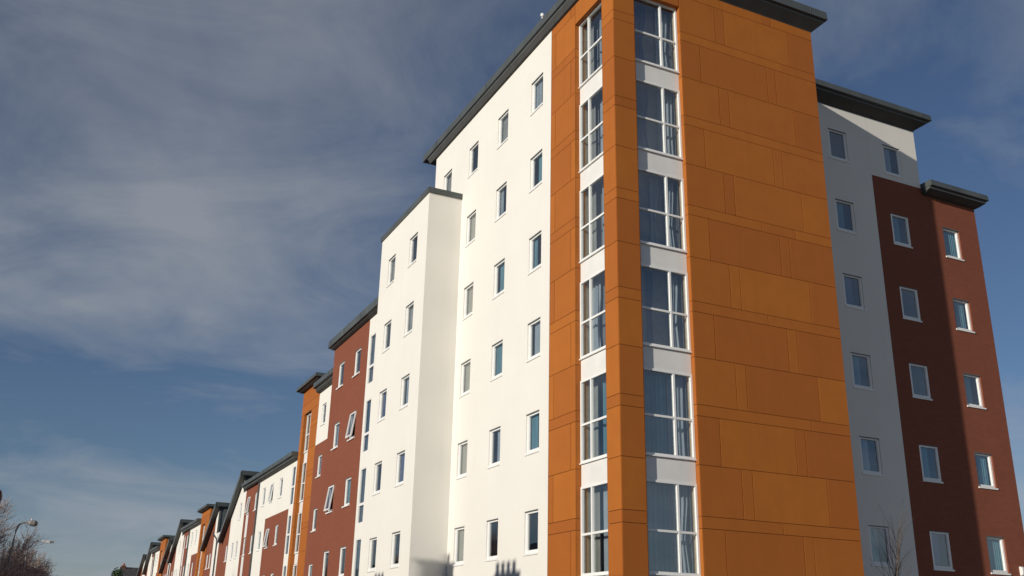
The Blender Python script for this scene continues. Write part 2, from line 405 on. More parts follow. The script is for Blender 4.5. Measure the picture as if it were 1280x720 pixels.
# ------------------------------------------------------------------ the setting: ground, road, pavements
def sheet(name, x0, x1, y0, y1, z, mat):
    return struct(name, MB().quad((x0,y0,z),(x1,y0,z),(x1,y1,z),(x0,y1,z)).mesh(name, mat))
sheet('ground', -1500, 1500, -1500, 1500, -0.012, 'soil')
sheet('road', -10.6, -3.6, -160, 170, 0.0, 'asphalt')
sheet('side_road', -3.6, 120, -12.5, -6.0, 0.004, 'asphalt')
struct('pavement', MB().box(-14.3, -10.75, -120, 165, -.05, 0.12).mesh('pavement', 'paving'))
struct('pavement', MB().box(-3.45, 0.54, 3.0, 150, -.05, 0.12).mesh('pavement', 'paving'))
struct('pavement', MB().box(-3.45, 60, -5.85, 2.996, -.05, 0.121).mesh('pavement', 'paving'))
struct('kerb', MB().box(-10.75, -10.6, -120, 165, -.05, 0.125).mesh('kerb', 'kerb'))
struct('kerb', MB().box(-3.6, -3.45, -6.0, 150, -.05, 0.125).mesh('kerb', 'kerb'))
struct('kerb', MB().box(-3.45, 60, -6.0, -5.85, -.05, 0.126).mesh('kerb', 'kerb'))
lm = MB()
for k in range(40): lm.quad((-7.15, -60+k*5, .006), (-7.05, -60+k*5, .006), (-7.05, -58+k*5, .006), (-7.15, -58+k*5, .006))
struct('road_marking', lm.mesh('road_marking', 'paint'))

# ------------------------------------------------------------------ corner tower with orange panels
PZ = [4.27 + 2.755*k for k in range(-1, 6)]           # foot of each narrow band
def panel_rows(ztop, zbase=0.13):
    rows = []
    z = zbase
    ks = sorted({zbase, *[q for f in PZ for q in (f, f+.29, f+1.53)], ztop})
    ks = [q for q in ks if zbase <= q <= ztop]
    out = []
    for a, b in zip(ks, ks[1:]):
        if b-a < .05: continue
        kind = 'band' if abs(b-a-.29) < .03 else None
        if kind is None:
            kind = 'low' if any(abs(a-(f+.29)) < .02 for f in PZ) else 'high'
        out.append((a, b, kind))
    return out
G = 0.0055
_pan = {}
def panel(parent, face, plane, w0, w1, v0, v1):
    W = round(w1-w0-2*.011, 3); H = round(v1-v0-2*G, 3)
    if W < .03 or H < .03: return
    key = (W, H)
    if key not in _pan:
        h = W/2; c = .001
        m = MB(); m.v = [(-h,0,0),(h,0,0),(h,0,H),(-h,0,H),(-h,-.026,0),(h,-.026,0),(h,-.026,H),(-h,-.026,H),
                         (-h+c,-.032,c),(h-c,-.032,c),(h-c,-.032,H-c),(-h+c,-.032,H-c)]
        m.f = [(0,1,5,4),(1,2,6,5),(2,3,7,6),(3,0,4,7),(4,5,9,8),(5,6,10,9),(6,7,11,10),(7,4,8,11),(8,9,10,11)]
        _pan[key] = m.mesh('panel', 'orange')
    p = Vector(pt(face, plane, (w0+w1)/2, v0+G, -.032))
    link('panel', _pan[key], parent, tuple(p-parent.location), ROT[face])

def big_window(parent, face, plane, w0, w1, z0, H, depth, mull, style, seed, ratio=0.455):
    """storey-high window: white frame, mullion, transom, four panes; style gives the curtains"""
    wc = (w0+w1)/2; W = w1-w0; p = Vector(pt(face, plane, wc, z0, -depth))
    mu = (mull-wc) if face == 'B' else (wc-mull)      # local x of the mullion
    h = W/2; t = .055; zt = H*ratio
    def fm():
        m = MB()
        m.box(-h, -h+t, -.07, 0, 0, H); m.box(h-t, h, -.07, 0, 0, H); m.box(-h+t, h-t, -.068, 0, 0, t); m.box(-h+t, h-t, -.068, 0, H-t, H)
        m.box(mu-t/2, mu+t/2, -.064, 0, t, H-t)
        m.box(-h+t, mu-t/2, -.06, 0, zt-t/2, zt+t/2); m.box(mu+t/2, h-t, -.06, 0, zt-t/2, zt+t/2)
        m.box(-h-.01, h+.01, -.10, -.002, -.03, -.001)
        return m.mesh('window', 'upvc')
    o = link('window', cached(('bw', face, W, H, mu), fm), parent, tuple(p-parent.location), ROT[face])
    for (a, b) in ((-h+t, mu-t/2), (mu+t/2, h-t)):
        for (c, d) in ((t, zt-t/2), (zt+t/2, H-t)):
            link('pane', cached(('bp', a, b, c, d), lambda: MB().quad((a,-.02,c),(b,-.02,c),(b,-.02,d),(a,-.02,d)).mesh('pane', 'glass')), o)
    link('room', cached(('br', W, H), lambda: room_mesh(W, H, 3.0, 'room', 0.12)), o, (0, .01, 0))
    # inner reveal, cream paint, at both jambs
    link('inner_jamb', cached(('ij', W, H), lambda: MB().box(-h-.02, -h+.02, .005, .22, 0, H).box(h-.02, h+.02, .005, .22, 0, H).mesh('inner_jamb', 'cream')), o)
    for i, (a, b, mt, g) in enumerate(style):
        x0 = -h+W*a; x1 = -h+W*b
        if abs(x1-x0) < .02: continue
        me = wavy(x0, x1, .03, H-.02, .27+.015*i, max(3, int(abs(x1-x0)*8)), .045, seed*3+i, mt, g)
        link('curtain', me, o)
    return o

tower = thing('corner_tower', 'tall corner tower clad in orange panels with two strips of storey-high windows', 'tower', (3.65, 1.5, 0))
TA, TB, TT_A, TT_B = 3.69, 7.30, 19.90, 19.96
RA, RB = (0.63, 2.17), (0.70, 2.26); RTOP = 19.17; RD = 0.20
zc0 = 0.13
ZG = [3.17 + 2.768*k for k in range(-1, 6)]; HG = 2.17
wall(tower, 'A', 0.032, 0.032, TA, zc0, TT_A, [(RA[0]-.02, RA[1]+.02, 0.2, RTOP+.02)], RD, 'backing', 'backing_wall')
wall(tower, 'B', 0.032, 0.032, TB, zc0, TT_B, [(RB[0]-.02, RB[1]+.02, 0.2, RTOP+.02)], RD, 'backing', 'backing_wall')
shell(tower, 0.04, TB-.001, 0.04, 3.04, zc0, 20.0, 'orange', ('x0', 'y0', 'y1'), 'side_wall')
def strip_panels(face, a, b, ztop, vert, bandv=None, lowv=None, seed=0):
    r = random.Random(seed)
    for (v0, v1, kind) in panel_rows(ztop):
        cuts = {'band': bandv, 'low': lowv, 'high': vert}[kind] or []
        if kind == 'band' and bandv is not None: cuts = [c for c in bandv if r.random() < .6]
        xs = [a]+[c for c in cuts if a < c < b]+[b]
        for p, q in zip(xs, xs[1:]): panel(tower, face, 0.0, p, q, v0, v1)
strip_panels('A', RA[1], TA, TT_A, [2.44], None, [3.40])
strip_panels('A', 0.0+.0, RA[0], TT_A, None)
strip_panels('B', 0.0+.0, RB[0], TT_B, None)
strip_panels('B', RB[1], TB, TT_B, [2.93, 5.36, 5.69], [4.74, 5.96], [3.53, 3.87, 6.30], 3)
panel(tower, 'A', 0.0, RA[0], RA[1], RTOP, TT_A); panel(tower, 'B', 0.0, RB[0], RB[1], RTOP, TT_B)
# orange reveal linings of the two recesses, one per storey row
for face, (a, b) in (('A', RA), ('B', RB)):
    for (v0, v1, kind) in panel_rows(RTOP, 0.2):
        for w_, s in ((a, 1), (b, -1)):
            m = MB(); P = lambda d, v: pt(face, 0.0, w_+s*.004, v, d)
            x = [P(-.004, v0+G), P(-RD+.002, v0+G), P(-RD+.002, v1-G), P(-.004, v1-G)]
            if (face == 'B') == (s > 0): x = x[::-1]
            m.quad(*x)
            part('reveal_panel', m, 'orange', tower)
    m = MB(); m.quad(pt(face,0,a,RTOP-.004,-.003), pt(face,0,b,RTOP-.004,-.003), pt(face,0,b,RTOP-.004,-RD+.002), pt(face,0,a,RTOP-.004,-RD+.002))
    part('reveal_panel', m, 'orange', tower)
# curtains per storey (bottom to top): list of (from, to, material, gather)
STY_B = [
    [(0, .55, 'cur_grey', 0)],
    [(0.0, .62, 'cur_teal', .02), (.64, .97, 'cur_grey', .22)],
    [(0.0, .62, 'cur_teal', .0), (.64, .97, 'cur_grey', .04)],
    [(.74, .92, 'cur_grey', .25), (.30, .42, 'cur_blue', .3)],
    [(.42, .60, 'cur_grey', .4), (.72, .94, 'cur_grey', .25)],
    [(.22, .44, 'cur_blue', .35), (.64, .97, 'cur_grey', .05)],
    [(.10, .46, 'cur_blue', .3), (.66, .95, 'cur_grey', .18)]]
STY_A = [
    [(0, .5, 'cur_grey', 0)],
    [(.02, .26, 'cur_net', 0), (.36, 1.0, 'cur_grey', .03)],
    [(.02, .28, 'cur_net', 0), (.36, .98, 'cur_teal', .03)],
    [(.02, .34, 'cur_grey', .2), (.74, .99, 'cur_blue', .2)],
    [(.03, .26, 'cur_net', 0), (.42, .78, 'cur_grey', .05), (.72, 1.0, 'cur_blue', .1)],
    [(.02, .22, 'cur_net', 0), (.40, .90, 'cur_grey', .03)],
    [(.02, .22, 'cur_net', 0), (.40, .88, 'cur_grey', .15)]]
for k, z in enumerate(ZG):
    big_window(tower, 'A', 0.0, RA[0]+.01, RA[1]-.01, z, HG, RD, 1.63, STY_A[k], k)
    big_window(tower, 'B', 0.0, RB[0]+.01, RB[1]-.01, z, HG, RD, 1.69, STY_B[k], k+20)
    if k < 6:
        for face, (a, b) in (('A', RA), ('B', RB)):
            q = MB(); z0 = z+HG+.004; z1 = z+2.768-.036
            p0 = pt(face, 0, a+.01, z0, -RD+.045); p1 = pt(face, 0, b-.01, z1, -RD-.03)
            q.box(p0[0], p1[0], p0[1], p1[1], z0, z1); part('spandrel_panel', q, 'spandrel', tower)
eaves(tower, 0.0, TB, 0.0, TA, 19.89, (0.17, 0.40, 0.37, -0.002), (.03, .30, .34, .37, .66), fy=(.05, .74))

# ------------------------------------------------------------------ white wing on the street side
ROWS = [3.88 + 2.738*k for k in range(-1, 6)]
ww = thing('white_wing', 'tall white rendered wing joined to the orange corner tower, with rows of small windows', 'building', (5.0, 8.6, 0))
WC = [4.66, 7.22, 9.74, 12.26]
holes = [(c-.41, c+.41, z, z+1.135) for c in WC for z in ROWS if not (c > 11 and z < 16)]
wall(ww, 'A', 0.0, TA+.002, 13.62, 0.12, 19.93, holes, .10, 'white')
shell(ww, 0.0, 10.0, TA+.01, 13.62, 0.12, 19.9, 'white', ('x0', 'y0'), 'rear_wall')
looks = {0: ['teal', 'grey', 'plain', 'blue'], 1: ['plain', 'blue', 'plain', 'grey', 'teal'], 2: ['net', 'net', 'net', 'plain'], 3: ['net']}
pick1 = ['plain', 'plain', 'teal', 'grey', 'teal', 'teal', 'grey']; pick2 = ['plain', 'plain', 'grey', 'teal', 'teal', 'grey', 'net']
pick3 = ['plain', 'net', 'net', 'net', 'net', 'net', 'plain']
for ci, c in enumerate(WC):
    for k, z in enumerate(ROWS):
        if ci == 3 and k < 6: continue
        lk = (pick1, pick2, pick3, ['net']*7)[ci][k]
        small_window(ww, 'A', 0.0, c, z, look=lk, seed=(k+3*ci))
eaves(ww, 0.0, 10.0, TA, 13.62, 19.89, (0.17, 0.30, -0.002, 1.20), (.03, .30, .34, .37, .68))
rv = MB(); rv.tube([(-.12, 4.12, 20.5), (-.12, 4.12, 20.68)], [.025, .025], 8); rv.tube([(-.12, 4.12, 20.66), (-.12, 4.12, 20.76), (-.12, 4.12, 20.79)], [.06, .06, .02], 10)
rvo = link('roof_vent', rv.mesh('roof_vent', 'upvc')); tag(rvo, 'tiny white vent cap on the dark roof edge above the white wall', 'vent')

# projecting white block
bx_ = -1.28
wb = thing('white_block', 'lower white block projecting from the white wing, with a thin grey coping', 'building', (2.0, 13.3, 0))
BR = [3.875 + 2.688*k for k in range(-1, 5)]; BC = [12.14, 14.58]
wall(wb, 'A', bx_, 10.70, 16.02, 0.12, 16.90, [(c-.42, c+.42, z, z+1.115) for c in BC for z in BR], .10, 'white')
m = MB(); m.quad((bx_,10.70,.12),(-.002,10.70,.12),(-.002,10.70,16.9),(bx_,10.70,16.9)); part('side_wall', m, 'white', wb)
shell(wb, bx_, 6.0, 10.70, 16.02, 0.12, 16.89, 'white', ('x0', 'y0', 'x1'), 'rear_wall')
for ci, c in enumerate(BC):
    for k, z in enumerate(BR): small_window(wb, 'A', bx_, c, z, W=.84, H=1.115, look=['plain', 'grey', 'plain', 'net', 'blue'][(k*2+ci*3) % 5] if k != 1 else 'plain', seed=k+ci)
m = MB(); m.box(bx_-.06, -.004, 10.64, 16.08, 16.90, 17.10); m.box(-.004, 6.0, 13.64, 16.08, 16.90, 17.10)
part('coping', m, 'roof', wb)

# ------------------------------------------------------------------ red brick section with stair glazing
rx = -1.0
rb = thing('red_building', 'red brick block beyond the white block, with a narrow stair window strip', 'building', (3.0, 20.0, 0))
RR = [3.92 + 2.725*k for k in range(-1, 4)]; RC = [19.30, 21.74]
wall(rb, 'A', rx, 17.86, 23.15, 0.12, 14.12, [(c-.42, c+.42, z, z+1.12) for c in RC for z in RR], .09, 'red')
SG = [(11.27, 13.33), (8.50, 10.60), (5.76, 7.87), (3.02, 5.18), (.4, 2.4)]
wall(rb, 'A', rx, 16.025, 17.858, 0.12, 14.12, [(16.93, 17.64, a, b) for a, b in SG], .06, 'white')
shell(rb, rx, 8.0, 16.03, 23.15, 0.12, 14.1, 'red', ('x0', 'y0'), 'rear_wall')
def stair_window(parent, plane, w0, w1, z0, z1, tr, depth=.06):
    W = w1-w0; H = z1-z0; wc = (w0+w1)/2; h = W/2; t = .035; zt = tr-z0
    p = Vector((plane+depth, wc, z0))
    o = link('window', cached(('sf', W, H, zt), lambda: MB().box(-h, -h+t, -.05, 0, 0, H).box(h-t, h, -.05, 0, 0, H).box(-h+t, h-t, -.05, 0, 0, t).box(-h+t, h-t, -.05, 0, H-t, H).box(-h+t, h-t, -.055, 0, zt-.05, zt+.05).mesh('window', 'upvc')), parent, tuple(p-parent.location), ROT['A'])
    link('pane', MB().quad((-h+t,-.015,t),(h-t,-.015,t),(h-t,-.015,zt-.05),(-h+t,-.015,zt-.05)).mesh('pane', 'glass'), o)
    link('pane', MB().quad((-h+t,-.015,zt+.05),(h-t,-.015,zt+.05),(h-t,-.015,H-t),(-h+t,-.015,H-t)).mesh('pane', 'glass'), o)
    link('room', cached(('sr', W, H), lambda: room_mesh(W, H, 2.0, 'room', .02)), o, (0, .01, 0))
    link('blind', cached(('sb', W, H), lambda: wavy(-h, h, .0, H, .06, 3, .004, 2, 'cur_blind')), o)
    return o
for a, b in SG: stair_window(rb, rx, 16.93, 17.64, a, b, a+.72)
for ci, c in enumerate(RC):
    for k, z in enumerate(RR):
        op = .13 if (ci, k) in ((0, 3), (1, 2)) else 0
        small_window(rb, 'A', rx, c, z, W=.84, H=1.12, depth=.09, sill=.06, opened=op, look=['plain', 'grey', 'teal', 'plain'][(k+ci*2) % 4], seed=k+ci)
eaves(rb, rx, 8.0, 16.03, 23.15, 14.12, (0.28, 0, -0.01, 0.22), (.03, .08, .10, .12, .46), (.3, .6))

# recessed white and red section
qx = 0.5
rs = thing('recessed_building', 'narrow set-back section, white above and red brick below, between red block and slim orange tower', 'building', (4.0, 27.2, 0))
c3 = 30.02; z3 = [3.95 + 2.72*k for k in range(0, 4)]
hs = [(c3-.38, c3+.38, z, z+1.10) for z in z3]
wall(rs, 'A', qx, 23.16, 31.20, 11.16, 13.98, hs, .09, 'white')
wall(rs, 'A', qx, 23.16, 31.20, 0.12, 11.157, hs, .09, 'red')
shell(rs, qx, 8.0, 23.16, 31.2, 0.12, 13.95, 'red', ('x0', 'y0', 'y1'), 'rear_wall')
for k, z in enumerate(z3): small_window(rs, 'A', qx, c3, z, W=.76, H=1.10, depth=.09, sill=.05, look=['grey', 'plain'][k % 2], seed=k)
eaves(rs, qx, 8.0, 23.38, 31.20, 13.98, (0.42, 0, -0.005, 0.0), (.04, .16, .22, .24, .52))

# ------------------------------------------------------------------ slimmer orange towers along the terrace
def slim_tower(label, y0, y1, ztop, zs, zrec, x1=5.0, dz=0.0, near=True):
    t = thing('orange_tower', label, 'tower', (2.5, (y0+y1)/2, 0), 'slim orange towers along the terrace')
    Wd = y1-y0; a = y1-.62-1.55*Wd/3.7; b = y1-.62*Wd/3.7; X = .5
    wall(t, 'A', X+.03, y0, y1, .12, ztop, [(a, b, .3, zrec)], .22, 'backing', 'backing_wall')
    zs_ = sorted([.13]+[q for k in range(-1, 5) for q in (4.26+dz+2.72*k, 4.54+dz+2.72*k, 5.8+dz+2.72*k)]+[zrec, ztop])
    zs_ = [q for q in zs_ if .13 <= q <= ztop]
    for v0, v1 in zip(zs_, zs_[1:]):
        if v1-v0 < .05: continue
        if v1 <= zrec+.01:
            panel(t, 'A', X, y0, a, v0, v1); panel(t, 'A', X, b, y1, v0, v1)
            for w_, s in ((a, 1), (b, -1)):
                m = MB(); P = lambda d, v: pt('A', X, w_+s*.004, v, d)
                x = [P(-.004, v0+G), P(-.27, v0+G), P(-.27, v1-G), P(-.004, v1-G)]
                m.quad(*(x[::-1] if s < 0 else x)); part('reveal_panel', m, 'orange', t)
        else: panel(t, 'A', X, y0, y1, v0, v1)
    shell(t, X+.03, x1, y0, y1, .12, ztop, 'orange', ('x0',), 'side_wall')
    for z in zs:
        H = min(2.12, zrec-z)
        if H < .5: continue
        big_window(t, 'A', X, a+.01, b-.01, z, H, .24, (a+b)/2, [(.05, .3, 'cur_grey', .1), (.6, .95, 'cur_grey', .1)], int(z*7))
        m = MB(); m.box(X+.20, X+.29, a+.01, b-.01, z-.57, z-.035); part('spandrel_panel', m, 'spandrel', t)
    eaves(t, X, x1, y0, y1, ztop, (0.40, 0.1, 0.30, 0.30), (.02, .06, .08, .10, .30), seam=False)
    return t
slim_tower('slim orange panelled tower beside the set-back white and red section', 31.21, 34.92, 14.78, [5.86-2.72, 5.86, 8.58, 11.28], 13.42)

# ------------------------------------------------------------------ terrace sections
TX = .55
def downpipe(parent, y, z0, z1, swan=True):
    m = MB()
    p = [(TX-.06, y, z0), (TX-.06, y, z1-.6)] + ([(TX-.10, y+.05, z1-.35), (TX-.34, y+.12, z1-.05), (TX-.36, y+.12, z1+.12)] if swan else [(TX-.06, y, z1)])
    m.tube(p, [.055]*len(p), 8)
    m.box(TX-.10, TX-.01, y-.09, y+.09, z0+1.5, z0+1.56)
    part('downpipe', m, 'pipe', parent)
def win_row(parent, ys, z, W=.74, H=1.12, opened=(), sill=.05):
    for i, y in enumerate(ys):
        small_window(parent, 'A', TX, y, z, W=W, H=H, depth=.08, sill=sill, opened=.12 if i in opened else 0, look=['plain', 'grey', 'net', 'plain', 'teal'][int(y*3+z) % 5], seed=int(y))
def eaves_section(label, y0, y1, dz, stair, patch_y, red_y, ztop, cols, redcols, group, opens=((), ()), swy=True):
    t = thing('terrace_block', label, 'building', (5.0, (y0+y1)/2, 0), group)
    rows = [3.92+dz, 6.63+dz, 9.34+dz]; zp = 8.42+dz; W = .74; H = 1.12
    allc = cols+redcols
    hs = [(c-W/2, c+W/2, z, z+H) for c in allc for z in rows]
    sg = []
    if stair:
        sg = [(8.58+dz, 10.72+dz, 9.58+dz), (5.88+dz, 8.0+dz, 6.95+dz), (3.2+dz, 5.3+dz, 4.2+dz)]
        hst = [(stair[0], stair[1], a, b) for a, b, _ in sg]
        wall(t, 'A', TX, y0, stair[2], .12, ztop, hst, .06, 'white')
        for a, b, tr in sg: stair_window(t, TX, stair[0], stair[1], a, b, tr)
        ys = stair[2]
    else: ys = y0
    wall(t, 'A', TX, ys+.002, red_y, zp, ztop, hs, .08, 'white')
    wall(t, 'A', TX, ys+.002, patch_y, .12, zp-.002, hs, .08, 'red')
    wall(t, 'A', TX, patch_y+.002, red_y, .12, zp-.002, hs, .08, 'white')
    wall(t, 'A', TX, red_y+.002, y1, .12, ztop, hs, .08, 'red')
    shell(t, TX, 9.5, y0, y1, .12, ztop-.02, 'red', ('x0',), 'rear_wall')
    for z, op in zip(rows, ((),)+opens): win_row(t, allc, z, W, H, op)
    if redcols:                                  # white infill panels between the storeys
        c = redcols[-1]
        for z in rows[:2]:
            m = MB(); m.box(TX-.012, TX-.002, c-.36, c+.36, z+H+.03, z+2.71-.08); part('infill_panel', m, 'spandrel', t)
    downpipe(t, red_y, .15, ztop, False)
    eaves(t, TX, 9.5, y0, y1, ztop, (0.42, 0, -.004, 0.0), (.03, .10, .17, .20, .44))
    return t
def wedge_section(label, y0, ye, yb, y1, ztop, slope, dz, split, cols, zlow, group, pipe=None, strip=0.0):
    """y0..y1 front wall; the steep roof starts over the end wall at ye (top ztop) and falls to yb"""
    t = thing('gabled_house', label, 'house', (5.0, (y0+y1)/2, 0), group)
    rows = [3.92+dz, 6.63+dz, 9.22+dz]; W = .66; H = 1.10; th = .30; ox = .36; x1 = 9.5; X0 = TX-ox
    under = lambda y: ztop-th-slope*(y-ye)-.02
    zf = under(yb)
    ww_ = [(c, z) for c in cols for z in rows if z+H+.3 < under(c+W/2)]
    hs = [(c-W/2, c+W/2, z, z+H) for c, z in ww_]
    ys = ye+.12
    cuts = sorted({y0, ys, y1, split, yb})
    for a, b in zip(cuts, cuts[1:]):
        mid = (a+b)/2
        mat = ('white' if mid < y0+strip else 'red') if strip else ('white' if mid < split else 'red')
        if mid < ys: wall(t, 'A', TX, a, b, .12, zlow, hs, .08, mat)
        elif mid > yb: wall(t, 'A', TX, a, b, .12, zf, hs, .08, mat)
        else: wall(t, 'A', TX, a, b, .12, ztop, hs, .08, mat, clip=(a, under(a), b, under(b)))
    for c, z in ww_: small_window(t, 'A', TX, c, z, W=W, H=H, depth=.08, sill=.05, look=['plain', 'grey', 'net'][int(c*2+z) % 3], seed=int(c))
    m = MB(); m.quad((TX,ys,zlow-.5),(x1,ys,zlow-.5),(x1,ys,under(ys)),(TX,ys,under(ys))); part('end_wall', m, 'clad', t)
    m = MB(); m.quad((TX,y0,zlow),(x1,y0,zlow),(x1,ys,zlow),(TX,ys,zlow)); m.quad((TX,y0,.12),(x1,y0,.12),(x1,y0,zlow),(TX,y0,zlow)); part('valley_roof', m, 'roof', t)
    for k in range(7):                            # standing seams of the grey end wall
        m = MB(); xx = TX+.15+k*.42; m.box(xx-.02, xx+.02, ys-.035, ys-.001, zlow-.4, under(ys)-.02); part('cladding_seam', m, 'roof', t)
    m = MB(); m.quad((x1,y0,.12),(x1,y1,.12),(x1,y1,zf),(x1,yb,zf),(x1,ys,under(ys)),(x1,y0,zlow)); m.quad((x1,y1,.12),(TX,y1,.12),(TX,y1,zf),(x1,y1,zf)); m.quad((TX,yb,zf-.003),(x1,yb,zf-.003),(x1,y1,zf-.003),(TX,y1,zf-.003)); part('rear_wall', m, 'red', t)
    ya = ye-.12; za, zb = ztop+slope*.12-th, ztop-th-slope*(yb-ye)
    m = MB(); m.v = [(X0,ya,za),(x1,ya,za),(x1,yb,zb),(X0,yb,zb),(X0,ya,za+th),(x1,ya,za+th),(x1,yb,zb+th),(X0,yb,zb+th)]
    m.f = [(0,3,2,1),(4,5,6,7),(0,1,5,4),(1,2,6,5),(2,3,7,6),(3,0,4,7)]
    r = part('roof', m, 'roof', t)
    m = MB()                                      # barge board and gutter
    m.v = [(X0-.04,ya-.02,za-.16),(X0-.002,ya-.02,za-.16),(X0-.002,yb,zb-.16),(X0-.04,yb,zb-.16),(X0-.04,ya-.02,za+.20),(X0-.002,ya-.02,za+.20),(X0-.002,yb,zb+.20),(X0-.04,yb,zb+.20)]
    m.f = [(0,3,2,1),(4,5,6,7),(0,1,5,4),(1,2,6,5),(2,3,7,6),(3,0,4,7)]
    link('barge_board', m.mesh('barge_board', 'gutter'), r)
    link('gutter', MB().box(X0-.02, x1, yb+.002, yb+.11, zb-.02, zb+.12).mesh('gutter', 'gutter'), r)
    if pipe: downpipe(t, pipe, .15, zlow-.1)
    return t
GS = 'flat-roofed sections of the terrace'; GG = 'wedge-roofed houses of the terrace'
eaves_section('white and red terrace section with overhanging flat eaves and a slim stair window strip', 34.94, 49.25, 0, (35.36, 36.08, 36.2), 42.2, 44.92, 11.0,
              [38.72, 41.08, 43.36], [45.72, 48.02], GS, ((1,), (1, 4)))
wedge_section('white and red house with steep dark roof beside the section with stair window strip', 49.27, 50.25, 56.4, 58.0, 12.42, .655, 0, 53.95, [50.75, 52.3, 54.5, 56.4], 11.0, GG)
wedge_section('red house with a white strip and downpipe under a steep dark roof', 58.02, 59.5, 64.3, 63.58, 11.28, .62, -.1, 60.5, [61.4, 62.7], 9.0, GG, pipe=58.7, strip=2.5)
slim_tower('small orange chimney-like tower rising behind the second steep roof', 63.6, 67.9, 11.35, [5.5-2.72, 5.5, 8.2], 10.3, 4.0, -.3)
eaves_section('short white and red terrace section beyond the small orange tower', 67.92, 77.6, -.28, None, 71.5, 74.0, 10.5, [70.2, 72.4], [75.2, 76.8], GS)
wedge_section('white and red house with steep roof beyond the short terrace section', 77.62, 79.0, 84.2, 84.6, 11.85, .64, -.35, 81.8, [79.6, 80.9, 82.8], 10.4, GG)
wedge_section('narrow red house with steep roof before the farthest orange tower', 84.62, 85.4, 90.5, 90.58, 10.7, .56, -.35, 86.5, [87.4, 88.8], 8.6, GG, pipe=85.0, strip=1.6)
slim_tower('farthest small orange tower among the last roofs of the terrace', 90.62, 94.9, 11.1, [5.3-2.72, 5.3, 8.0], 10.0, 4.0, -.5)
eaves_section('farthest white section of the terrace under flat grey eaves', 94.92, 101.4, -.55, None, 96.0, 99.2, 10.2, [96.8, 98.3], [100.4], GS)
wedge_section('house with steep dark roof beyond the farthest white section', 101.42, 102.2, 106.4, 107.2, 11.5, .72, -.6, 104.8, [103.0, 104.4], 9.9, GG)
wedge_section('last house of the terrace, steep dark roof almost edge-on', 107.22, 108.9, 113.5, 114, 10.6, .52, -.6, 110.5, [110.2], 8.8, GG)

# ------------------------------------------------------------------ wing on the side street
SY = 3.05
gw = thing('shaded_wing', 'white rendered wing with a red brick patch, standing in the shadow of the orange tower', 'building', (11.0, 8.0, 0))
GR = [4.04 + 2.742*k for k in range(-1, 6)]
g1, g2, g3 = 11.10, 13.66, 16.20
hs = [(c-.42, c+.42, z, z+1.15) for c in (g1, g2) for z in GR]
wall(gw, 'B', SY, TB, 12.55, 0.12, 20.02, hs, .09, 'white')
wall(gw, 'B', SY, 12.552, 14.93, 17.50, 20.02, hs, .09, 'white')
wall(gw, 'B', SY, 12.552, 14.93, 0.12, 17.498, hs, .07, 'red')
shell(gw, 10.01, 14.93, SY, 13.6, 0.12, 19.98, 'white', ('y0', 'x0'), 'rear_wall')
for c in (g1, g2):
    for k, z in enumerate(GR):
        small_window(gw, 'B', SY, c, z, W=.84, H=1.15, depth=.09 if c == g1 or z > 17 else .07, sill=.03, look=['plain', 'teal', 'grey', 'teal', 'blue', 'teal', 'plain'][(k+(c == g2)*3) % 7], seed=2)
eaves(gw, TB+.37, 14.93, SY, 13.6, 19.83, (0, 0.46, 0.52, 0.3), (.05, .26, .31, .34, .56), (.06, .74))
rw = thing('red_wing', 'lower red brick end of the side street wing, partly in sunlight', 'building', (16.3, 8.0, 0))
wall(rw, 'B', SY, 14.932, 17.62, 0.12, 17.28, [(g3-.42, g3+.42, z, z+1.15) for z in GR[:6]], .12, 'red')
shell(rw, 14.94, 17.62, SY, 13.6, 0.12, 17.2, 'red', ('y0', 'x0'), 'rear_wall')
for k, z in enumerate(GR[:6]): small_window(rw, 'B', SY, g3, z, W=.84, H=1.15, depth=.12, sill=.035, look='teal', seed=[1, 3, 1, 2, 1, 3][k])
eaves(rw, 14.96, 17.62, SY, 13.6, 17.24, (0.0, 0.28, 0.48, 0.3), (.03, .14, .19, .23, .44), (.3, .78))
vm = MB().box(-.06, .06, -.07, 0, 0, .28).box(-.045, .045, -.10, -.07, .03, .25)
vo = link('wall_vent', vm.mesh('wall_vent', 'upvc'), None, (17.18, SY-.002, 4.0)); tag(vo, 'small white vent box low on the sunlit red brick end wall', 'vent')

